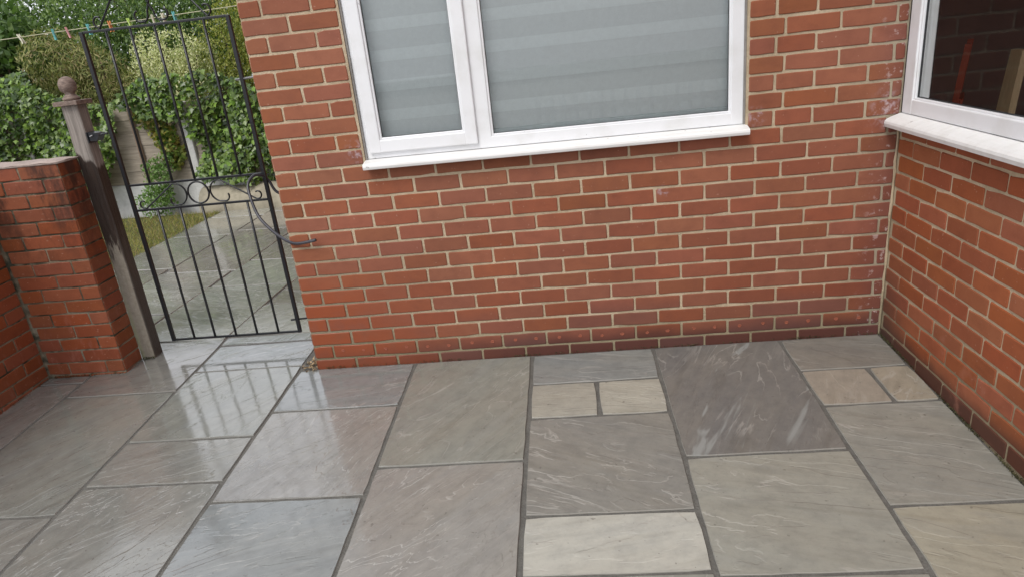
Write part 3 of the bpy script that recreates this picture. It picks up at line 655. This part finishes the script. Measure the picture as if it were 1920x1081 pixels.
lt.tube([(PXb + .05, .30, 1.224), (PXb + .075, .30, 1.229), (PXb + .095, .30, 1.229)], [.007, .005, .006], 8); pp(lt, 'latch', M['latch'])
q = MB(); q.tube([(PXb + .020, .262, 1.224), (PXb + .036, .262, 1.229)], .0035, 8); pp(q, 'latch_pin', M['steel'])

# ------------------------------------------------------------------ iron gate
GY = .30; XL, XRt = -.948, -.184; ZB, ZT = .048, 1.712; Z3, Z2 = .949, .812
gt = empty('iron_gate', (XRt, GY, ZB), 'black wrought iron garden gate with scrollwork between post and house', 'gate'); go2 = Vector(gt.location)
def gpart(q, n, m_='iron', sm=True): o = q.obj(n, M[m_], gt, sm); o.location = -go2; return o
for x in (XL, XRt):
    q = MB(); q.box((x - .0095, GY - .0095, ZB - .006), (x + .0095, GY + .0095, ZT + .008), bev=.002); gpart(q, 'stile', sm=False)
for z in (ZT, Z3, Z2, ZB):
    q = MB(); dz = .004 if z == ZT else 0; q.box((XL + .009, GY - .006, z - .006 + dz), (XRt - .009, GY + .006, z + .006 + dz), bev=.002); gpart(q, 'rail', sm=False)
for i in range(1, 6):
    x = XL + (XRt - XL) * i / 6
    for za, zb in ((ZB + .004, Z2 - .004), (Z3 + .004, ZT)):
        q = MB(); q.tube([(x, GY, za), (x, GY, (za + zb) / 2), (x, GY, zb)], .0068, 8); gpart(q, 'bar')
XC = (XL + XRt) / 2
def arc(cx_, cz_, r_, a0, a1, n=14, r1_=None):
    r1_ = r_ if r1_ is None else r1_
    return [(cx_ + (r_ + (r1_ - r_) * i / n) * math.cos(R(a0 + (a1 - a0) * i / n)), GY, cz_ + (r_ + (r1_ - r_) * i / n) * math.sin(R(a0 + (a1 - a0) * i / n))) for i in range(n + 1)]
zc = (Z2 + Z3) / 2; rr = (Z3 - Z2) / 2 - .011
q = MB(); q.tube(arc(XC, zc, rr, 0, 360, 28), .0048, 6, flat=1.5); gpart(q, 'ring')
for sg in (-1, 1):
    cx1 = XC + sg * (2 * rr + .010)
    # big C arc hugging the ring, curl inside, diagonal down to the outer curl
    pts = arc(0, 0, .016, -40, 175, 9, .021) + []                 # inner curl
    curl = arc(cx1 - 0 + sg * .022, zc - .022, .016, (200 if sg > 0 else -20), (-20 if sg > 0 else 200), 10, .022)
    bottom = arc(cx1, zc, rr, -90 + 0, -90 + (-1) * sg * 0, 1)
    big = arc(cx1, zc, rr, -75 if sg < 0 else 255, 100 if sg < 0 else 80, 18)
    inner = arc(cx1 + sg * .014, zc - rr + .026, .026, 150 if sg < 0 else 30, 285 if sg < 0 else -105, 10)
    xo = (XL + .060) if sg < 0 else (XRt - .060)
    outer = arc(xo, Z2 + .032, .026, -50 if sg < 0 else 230, -300 if sg < 0 else 480, 14, .015)
    pts = inner + big + outer
    q = MB(); q.tube(pts, .0042, 6, flat=1.6); gpart(q, 'scroll')
# crest above the top rail
for sg in (-1, 1):
    xo = (XL + .125) if sg < 0 else (XRt - .125)
    o_ = arc(xo + sg * .018, ZT + .046, .018, (60 if sg < 0 else 120), (260 if sg < 0 else -80), 14, .034)
    pts = o_ + [(XC + sg * .10, GY, ZT + .245), (XC + sg * .06, GY, ZT + .275), (XC + sg * .02, GY, ZT + .285)]
    q = MB(); q.tube(pts, .0046, 6, flat=1.5); gpart(q, 'crest_scroll')
    cxx = XC + sg * .060
    c1 = arc(cxx, ZT + .052, .022, (120 if sg < 0 else 60), (300 if sg < 0 else -120), 8, .034) + arc(cxx, ZT + .050, .036, (300 if sg < 0 else -120), (375 if sg < 0 else -195), 8, .045)
    up = [(XC - sg * .010, GY, ZT + .125), (XC - sg * .045, GY, ZT + .175), (XC - sg * .075, GY, ZT + .215), (XC - sg * .06, GY, ZT + .26)]
    q = MB(); q.tube(c1 + up, .0046, 6, flat=1.5); gpart(q, 'crest_scroll')
for z, zz in ((1.425, 1.43), (.125, .115)):
    q = MB(); q.tube([(XRt - .035, GY - .003, z - .004), (XRt + .10, GY - .003, z + .002), (-.002, GY - .003, z + .002)], .0055, 8); q.tube([(XRt + .075, GY, z - .03), (XRt + .075, GY, z + .022)], .007, 8); gpart(q, 'hinge_pin', 'steel' if z > 1 else 'iron')
# cable hooked over the gate stile
def smooth_path(P, n=8):
    P = [Vector(p) for p in P]; out = []
    for i in range(len(P) - 1):
        p0 = P[max(i - 1, 0)]; p1 = P[i]; p2 = P[i + 1]; p3 = P[min(i + 2, len(P) - 1)]
        for k in range(n):
            t_ = k / n; out.append(.5 * ((2 * p1) + (-p0 + p2) * t_ + (2 * p0 - 5 * p1 + 4 * p2 - p3) * t_ ** 2 + (-p0 + 3 * p1 - 3 * p2 + p3) * t_ ** 3))
    return out + [P[-1]]
cab = smooth_path([(-.012, .36, .800), (-.138, .325, .835), (-.172, .313, .905), (-.190, .285, .940), (-.215, .24, .950), (-.236, .20, .915), (-.220, .16, .851), (-.183, .12, .766), (-.119, .08, .704), (-.036, .03, .656), (.046, -.02, .641), (.150, -.03, .654)])
q = MB(); q.tube(cab, .0078, 8)
q.obj('cable', M['cable'], smooth=True, label='length of black cable looped over the gate frame and reaching the brick wall', cat='cable')

# ------------------------------------------------------------------ boundary fence beyond the gate
def fy(x): return 3.808 - .0792 * x
fa = -math.atan(.0792)
fn = empty('boundary_fence', (-2.6, fy(-2.6), .1), 'ivy covered boundary fence of pale boards between concrete posts', 'fence'); fo = Vector(fn.location)
def fbox(x0, x1, z0, z1, d0, d1, name, mat, bev=.004):
    L = (x1 - x0) / math.cos(fa); q = MB(); q.box((0, d0, z0), (L, d1, z1), bev=bev); o = q.obj(name, mat, fn); o.rotation_euler.z = fa; o.location = Vector((x0, fy(x0), 0)) - fo; return o
posts = [-6.45, -4.53, -2.58, -.66]
for x in posts: fbox(x - .05, x + .05, .0, 1.20, -.055, .055, 'post', M['conc'], .010)
for a, b in zip(posts[:-1], posts[1:]):
    fbox(a + .052, b - .052, .02, .385, -.03, .02, 'gravel_board', M['conc'])
    nb = 6
    for k in range(nb): 
        z0 = .389 + k * .135; fbox(a + .052, b - .052, z0, z0 + .133, -.012 - .006 * (k % 2), .008, 'board', M['board'], .003)
    fbox((a + b) / 2 + .38 - .025, (a + b) / 2 + .38 + .025, .389, 1.195, -.045, -.020, 'batten', M['batten'])
kb = MB(); pts = [(-2.50 + i * .12, fy(-2.50 + i * .12) - .13, .105) for i in range(20)]; kb.tube(pts, [.17 + .008 * math.sin(i * 1.3) for i in range(20)], 20)
kb.v = [(x, y, min(z, 9) if z < .105 else .105 + (z - .105) * 1.28) for x, y, z in kb.v]
kb.obj('concrete_kerb', M['kerb'], smooth=True, label='rounded buff concrete kerb at the foot of the fence', cat='kerb')

# ------------------------------------------------------------------ foliage
IVY = np.array([(0, 0), (.30, -.12), (.52, .22), (.26, .36), (0, .95), (-.26, .36), (-.52, .22), (-.30, -.12)]) ; IVYF = np.array([(0, i, i + 1) for i in range(1, 7)])
IVY2 = np.array([(0, .25), (.0, -.02), (.28, -.15), (.30, .08), (.60, .28), (.30, .45), (0, 1.0), (-.30, .45), (-.60, .28), (-.30, .08), (-.28, -.15)]); IVY2F = np.array([(0, i, i + 1 if i < 10 else 1) for i in range(1, 11)])
OV = np.array([(0, 0), (.24, .4), (0, 1.0), (-.24, .4)]); OVF = np.array([(0, 1, 2), (0, 2, 3)])
NE = np.array([(0, 0), (.10, .45), (0, 1.0), (-.10, .45)])
def leaves(name, P, size, nrm, mat, parent, shape=(OV, OVF), jit=.6, updir=(0, 0, -1), fold=.15, **k):
    P = np.asarray(P, float); n = len(P); sh, F = shape
    nr = np.asarray(nrm, float); nr = np.broadcast_to(nr, (n, 3)) + rg.normal(0, jit, (n, 3)); nr /= np.linalg.norm(nr, axis=1)[:, None]
    u = np.broadcast_to(np.asarray(updir, float), (n, 3)) + rg.normal(0, .55, (n, 3)); u = u - (u * nr).sum(1)[:, None] * nr; u /= np.linalg.norm(u, axis=1)[:, None] + 1e-9
    v = np.cross(nr, u); s = size * rg.uniform(.6, 1.3, n)
    V = P[:, None, :] + s[:, None, None] * (sh[None, :, 0, None] * v[:, None, :] + sh[None, :, 1, None] * u[:, None, :] - fold * np.abs(sh[None, :, 0, None]) * nr[:, None, :])
    FF = (F[None] + (np.arange(n) * len(sh))[:, None, None]).reshape(-1, 3)
    return tri_obj(name, V.reshape(-1, 3), FF, mat, parent, kind='stuff', **k)
def inpoly(x, y, poly):
    c = np.zeros(len(x), bool); j = len(poly) - 1
    for i in range(len(poly)):
        xi, yi = poly[i]; xj, yj = poly[j]
        c ^= ((yi > y) != (yj > y)) & (x < (xj - xi) * (y - yi) / (yj - yi + 1e-12) + xi); j = i
    return c
def lumps(n, k, amp, seed):
    r_ = np.random.default_rng(seed); return r_
def fnoise(x, z, s, seed=0):
    return np.array([noise.noise(Vector((a * s + seed, b * s, seed * 1.7))) for a, b in zip(x, z)])
def ivy(label, poly, n, parent_name, size=.052, depth=.22, mats=(('ivy', 1.0),), loc=None):
    xs_ = [p_[0] for p_ in poly]; zs_ = [p_[1] for p_ in poly]
    x = rg.uniform(min(xs_) - .08, max(xs_) + .08, n * 2); z = rg.uniform(min(zs_) - .05, max(zs_) + .08, n * 2)
    wob = fnoise(x, z, 5, 3) * .10; wob2 = fnoise(x, z, 5, 9) * .10
    k = inpoly(x + wob, z + wob2, poly); x, z = x[k][:n], z[k][:n]
    d = .05 + depth * (.45 + .9 * fnoise(x, z, 2.6, 5)) + rg.uniform(-.06, .05, len(x))
    dens = fnoise(x, z, 6, 21); kk = rg.random(len(x)) < np.clip(.95 + dens * 1.2, .35, 1); x, z, d = x[kk], z[kk], d[kk]
    P = np.c_[x, fy(x) - np.maximum(d, .02), z]
    root = empty('ivy_climber', (float(np.mean(xs_)), fy(float(np.mean(xs_))) - .1, min(zs_)), label, 'ivy', parent_name)
    ro = np.array(root.location)
    tot = sum(b for _, b in mats); idx = rg.random(len(P)) * tot; lo = 0
    for mname, fr_ in mats:
        s_ = (idx >= lo) & (idx < lo + fr_); lo += fr_
        top = z[s_] > max(zs_) - .35
        leaves('foliage', P[s_] - ro, size, (0, -.8, .55), M[mname], root, (IVY2, IVY2F), .42)
    b = MB()
    for i in range(14):
        x0 = rnd.uniform(min(xs_) + .1, max(xs_) - .1)
        if -3.85 < x0 < -2.35: continue
        x0 = x0; z_ = min(zs_); pts = []
        while z_ < max(zs_) - .1 and len(pts) < 14:
            pts.append((x0 - ro[0], fy(x0) - .035 - ro[1], z_ - ro[2])); z_ += .09; x0 += rnd.uniform(-.05, .05)
        if len(pts) > 2: b.tube(pts, .006, 5)
    b.obj('stem', M['twig'], root)
    return root
ivL = [(-5.6, 1.62), (-4.6, 1.66), (-4.2, 1.62), (-4.0, 1.46), (-3.74, 1.36), (-3.24, 1.22), (-3.36, 1.0), (-3.42, .72), (-3.60, .42), (-3.79, .40), (-4.03, .35), (-5.6, .3)]
ivR = [(-3.25, 1.28), (-2.95, 1.40), (-2.54, 1.54), (-2.14, 1.46), (-1.77, 1.33), (-1.2, 1.3), (-.6, 1.25), (-.6, .36), (-1.82, .34), (-2.47, .40), (-2.44, .75), (-2.50, 1.0), (-2.66, 1.08), (-3.1, 1.10)]
ivy('dark green ivy mass over the fence left of the bare pale boards', ivL, 7200, 'ivy on the boundary fence', mats=(('ivy', .82), ('ivy_lime', .18)))
ivy('bright topped ivy mass over the fence around the white concrete post', ivR, 7600, 'ivy on the boundary fence', mats=(('ivy', .80), ('ivy_lime', .20)))
def shrub(name, label, cat, blobs, n, size, mat, shape=(OV, OVF), jit=.8, upd=(0, 0, 1), trunk=True, group=None, extra=None, surf=.55):
    """blobs: list of (x, y, z, rx, ry, rz)"""
    bx = np.array(blobs, float); vol = (bx[:, 3] * bx[:, 4] * bx[:, 5]) ** (2 / 3); k = rg.choice(len(bx), n, p=vol / vol.sum()); B = bx[k]
    d = rg.normal(0, 1, (n, 3)); d /= np.linalg.norm(d, axis=1)[:, None]; rad = np.where(rg.random(n) < surf, rg.uniform(.86, 1.10, n), rg.uniform(.35, .95, n))
    P = B[:, :3] + d * B[:, 3:] * rad[:, None]; lump = np.array([noise.noise(Vector(q * 3.1)) for q in P]); P += d * (lump * .35)[:, None] * B[:, 3:].min(axis=1)[:, None]
    gap = np.array([noise.noise(Vector(q * 5.3 + 40)) for q in P]); keep = gap > -.33; P, d = P[keep], d[keep]
    c = np.array([bx[:, 0].mean(), bx[:, 1].mean(), FZ(0, min(6, bx[:, 1].mean())) - .05]); root = empty(name, tuple(c), label, cat, group)
    leaves('foliage', P - c, size, d * .7 + np.array([0, -.15, .45]), M[mat], root, shape, jit, upd)
    if trunk:
        b = MB()
        for i in range(7):
            e = bx[rnd.randrange(len(bx))]; p1 = Vector((e[0] - c[0] + rnd.uniform(-.5, .5) * e[3], e[1] - c[1] + rnd.uniform(-.3, .3) * e[4], e[2] + e[5] * .6 - c[2])); p0 = Vector((rnd.uniform(-.12, .12), rnd.uniform(-.08, .08), -.1))
            b.tube([p0, p0.lerp(p1, .45) + Vector((rnd.uniform(-.1, .1), 0, .1)), p1], [.032, .018, .006], 6)
        b.obj('stem', M['twig'], root)
    return root
shrub('variegated_shrub', 'rounded cream and green variegated shrub rising above the ivy', 'shrub', [(-3.05, 4.85, 1.62, .36, .34, .34), (-2.80, 4.9, 1.50, .30, .3, .30), (-3.28, 4.85, 1.42, .26, .3, .26), (-3.0, 4.85, 1.1, .36, .3, .5)], 15000, .032, 'cream')
shrub('feathery_shrub', 'olive brown feathery shrub behind the left ivy', 'shrub', [(-4.25, 4.75, 1.70, .42, .32, .36), (-3.85, 4.7, 1.50, .40, .3, .33), (-3.5, 4.7, 1.28, .30, .28, .26), (-4.1, 4.8, 1.15, .6, .3, .45)], 17000, .062, 'feather', (NE, OVF), .5)
shrub('yellow_green_shrub', 'fine leaved yellow green shrub next to the house wall', 'shrub', [(-2.35, 5.1, 1.60, .40, .34, .55), (-2.05, 5.2, 1.95, .45, .36, .5), (-1.75, 5.2, 1.5, .45, .36, .7), (-2.55, 5.1, 1.25, .30, .3, .35)], 19000, .036, 'lime')
hb = [(-6.4, 6.0, 1.75, .9, .7, .95), (-5.5, 6.1, 1.9, .8, .7, .85), (-4.7, 6.2, 1.95, .8, .7, .85)]
shrub('hedge_shrub', 'large dark green shrub filling the far left corner of the garden', 'shrub', hb, 20000, .062, 'hedge', group='tall shrubs beyond the fence')
shrub('hedge_shrub', 'tall mid green shrub behind the variegated shrub', 'shrub', [(-3.9, 6.0, 1.9, .75, .7, .85), (-3.2, 6.1, 2.0, .75, .7, .8)], 20000, .050, 'hedge', group='tall shrubs beyond the fence')
shrub('hedge_shrub', 'tall light green shrub above the right end of the fence', 'shrub', [(-2.6, 6.3, 1.9, .7, .7, .85), (-1.9, 6.3, 1.9, .75, .7, .9), (-1.1, 6.3, 1.7, .8, .7, .9)], 18000, .050, 'hedge2', group='tall shrubs beyond the fence')
shrub('hedge_shrub', 'broad leaved shrub at the far left above the ivy', 'shrub', [(-5.35, 5.3, 2.05, .5, .35, .40), (-5.9, 5.2, 1.7, .5, .4, .6)], 3600, .11, 'hedge2', group='tall shrubs beyond the fence')
# dark wood of the far garden
far = MB()
shrub('far_hedge', 'long dark hedge closing the view behind the shrubs', 'hedge', [(-9.3 + i * .95, 7.6 + .2 * (i % 2), 1.45, .85, .8, 1.6) for i in range(10)], 60000, .10, 'hedge', surf=.85)
shrub('leafy_bush', 'small bright green bush growing at the foot of the fence', 'bush', [(-2.98, 3.84, .42, .17, .12, .24), (-3.02, 3.80, .22, .22, .15, .18), (-2.88, 3.86, .58, .11, .09, .12)], 1900, .040, 'rose_b', trunk=False)
shrub('climbing_plant', 'yellowing climber on the boards beside the concrete post', 'plant', [(-2.84, fy(-2.84) - .07, .95, .15, .05, .22), (-2.78, fy(-2.78) - .07, .72, .12, .05, .2), (-2.95, fy(-2.9) - .07, 1.08, .16, .06, .12)], 1300, .045, 'climber', (IVY2, IVY2F), trunk=False)
shrub('weed_clump', 'feathery green weeds beside the gravel board', 'weed', [(-3.62, 3.86, .18, .12, .08, .14), (-3.75, 3.82, .12, .12, .1, .1)], 420, .05, 'rose', (NE, OVF), .5, trunk=False)
# ------------------------------------------------------------------ washing line with pegs
LY = 2.0
ln_ = MB(); P0 = Vector((-6.2, LY, 1.815)); P1 = Vector((-.004, LY, 1.905))
def lz(x): f = (x - P0.x) / (P1.x - P0.x); return P0.z + (P1.z - P0.z) * f - .02 * math.sin(math.pi * f)
ln_.tube([(x, LY, lz(x)) for x in np.linspace(P0.x, P1.x, 30)], .0026, 6)
ln_.obj('washing_line', M['line'], label='thin yellowish washing line stretched across the garden', cat='washing line')
q = MB(); q.tube([(-6.2, LY, -.1), (-6.2, LY, 1.95)], .03, 10); q.obj('line_post', M['steel'], label='metal post carrying the far end of the washing line', cat='post')
pegs = [(-2.57, 'peg_white', 26, 'white clothes peg at the far left end of the washing line'), (-2.30, 'peg_teal', 5, 'teal clothes peg left of the pink peg'), (-2.19, 'peg_pink', 10, 'salmon pink clothes peg between two teal pegs'), (-2.02, 'peg_teal', 8, 'teal clothes peg at the top left gate corner'),
        (-1.85, 'peg_orange', 6, 'orange clothes peg on the washing line'), (-1.70, 'peg_lime', 14, 'lime green clothes peg on the washing line'), (-1.515, 'peg_white', 6, 'cream clothes peg behind the middle gate bar'), (-1.435, 'peg_white', 8, 'pale pinkish clothes peg inside the gate crest scroll'), (-1.35, 'peg_teal', 8, 'teal clothes peg furthest right on the washing line')]
pm = None
for x, mt, tilt, lab in pegs:
    r_ = empty('clothes_peg', (x, LY, lz(x)), lab, 'clothes peg', 'clothes pegs on the washing line'); r_.rotation_euler = (0, R(-tilt), R(rnd.uniform(-20, 20)))
    for s_ in (-1, 1):
        q = MB(); pts = [(-.005, s_ * .007, .024), (.005, s_ * .007, .024), (.006, s_ * .0035, .0), (.0065, s_ * .004, -.030), (.0055, s_ * .010, -.052), (-.0055, s_ * .010, -.052), (-.0065, s_ * .004, -.030), (-.006, s_ * .0035, .0)]
        q.add([(a, b, c) for a, b, c in pts] + [(a, b + s_ * .0045, c) for a, b, c in pts], [tuple(range(8)), tuple(range(8, 16))[::-1]] + [(i, i + 8, (i + 1) % 8 + 8, (i + 1) % 8) for i in range(8)])
        q.obj('prong', M[mt], r_)
    q = MB(); q.tube([(0, -.012, -.012), (0, .012, -.012)], .004, 8); q.obj('spring', M['steel'], r_)

# ------------------------------------------------------------------ litter in the slab joint at the wall end
n = 70; P = np.c_[rg.normal(-.045, .022, n), rg.normal(.03, .035, n), np.zeros(n)]; P[:, 2] = [-.0513 + .0378 * y + rg.uniform(.0, .012) for y in P[:, 1]]
leaves('leaf_litter', P, .024, (0, 0, 1), M['debris'], None, (OV, OVF), .6, (1, 0, 0), label='dry brown leaf litter caught at the end of the house wall', cat='leaf litter')

def line_scatter(a, b, n, wob):
    t_ = rg.random(n); P = np.c_[a[0] + (b[0] - a[0]) * t_ + rg.normal(0, wob, n), a[1] + (b[1] - a[1]) * t_ + rg.normal(0, wob, n), np.zeros(n)]
    dn = np.array([noise.noise(Vector((q[0] * 5, q[1] * 5, 3))) for q in P]); P = P[rg.random(n) < np.clip(.45 + dn * 1.6, .05, 1)]
    P[:, 2] = [FZ(x, y) + rg.uniform(0, .008) for x, y, _ in P]; return P
P = np.concatenate([line_scatter((2.850, -.01), (2.850, -2.2), 2600, .004), line_scatter((.05, -.006), (2.84, -.006), 900, .003), line_scatter((-1.608, .09), (-1.608, -1.2), 700, .004), line_scatter((-1.60, .090), (-1.15, .088), 350, .003), line_scatter((-1.15, .255), (-1.07, .255), 120, .006)])
leaves('moss', P, .009, (0, 0, 1), M['moss'], None, (OV, OVF), .7, (1, 0, 0), label='dark moss and grit in the joint where the walls meet the paving', cat='moss')
# ------------------------------------------------------------------ chairs seen in the side room
def chair(x, y, mat, label, wd, rz):
    r_ = empty('wooden_chair', (x, y, .05), label, 'chair', 'chairs in the side room'); r_.rotation_euler.z = rz
    def c(q, n, sm=False): q.obj(n, mat, r_, sm)
    for yy in (0, -.42):
        q = MB(); n = 6; vs = []
        for i in range(n + 1):
            t_ = i / n; z = 1.14 * t_; w_ = wd * (1.15 - .4 * t_); xo = .06 * t_ ** 2
            vs += [(xo - .015, yy - w_ / 2, z), (xo + .015, yy - w_ / 2, z), (xo + .015, yy + w_ / 2, z), (xo - .015, yy + w_ / 2, z)]
        q.add(vs, [(i * 4 + k, i * 4 + (k + 1) % 4, i * 4 + 4 + (k + 1) % 4, i * 4 + 4 + k) for i in range(n) for k in range(4)] + [(0, 3, 2, 1), (n * 4, n * 4 + 1, n * 4 + 2, n * 4 + 3)]); c(q, 'back_leg')
        q = MB(); q.tube([(.42, yy, 0), (.42, yy, .43)], .02, 8); c(q, 'leg', True)
    q = MB(); q.box((-.03, -.46, .43), (.46, .04, .46), bev=.008); c(q, 'seat')
    for z in (.62, .80):
        q = MB(); q.box((.020 + z * .03, -.38, z), (.040 + z * .03, -.04, z + .05), bev=.005); c(q, 'back_slat')
chair(3.40, .255, M['tanwood'], 'pale wooden chair back seen through the side window', .115, 0)
chair(3.72, 1.30, M['redwood'], 'red painted chair deeper inside the side room', .075, -.5)
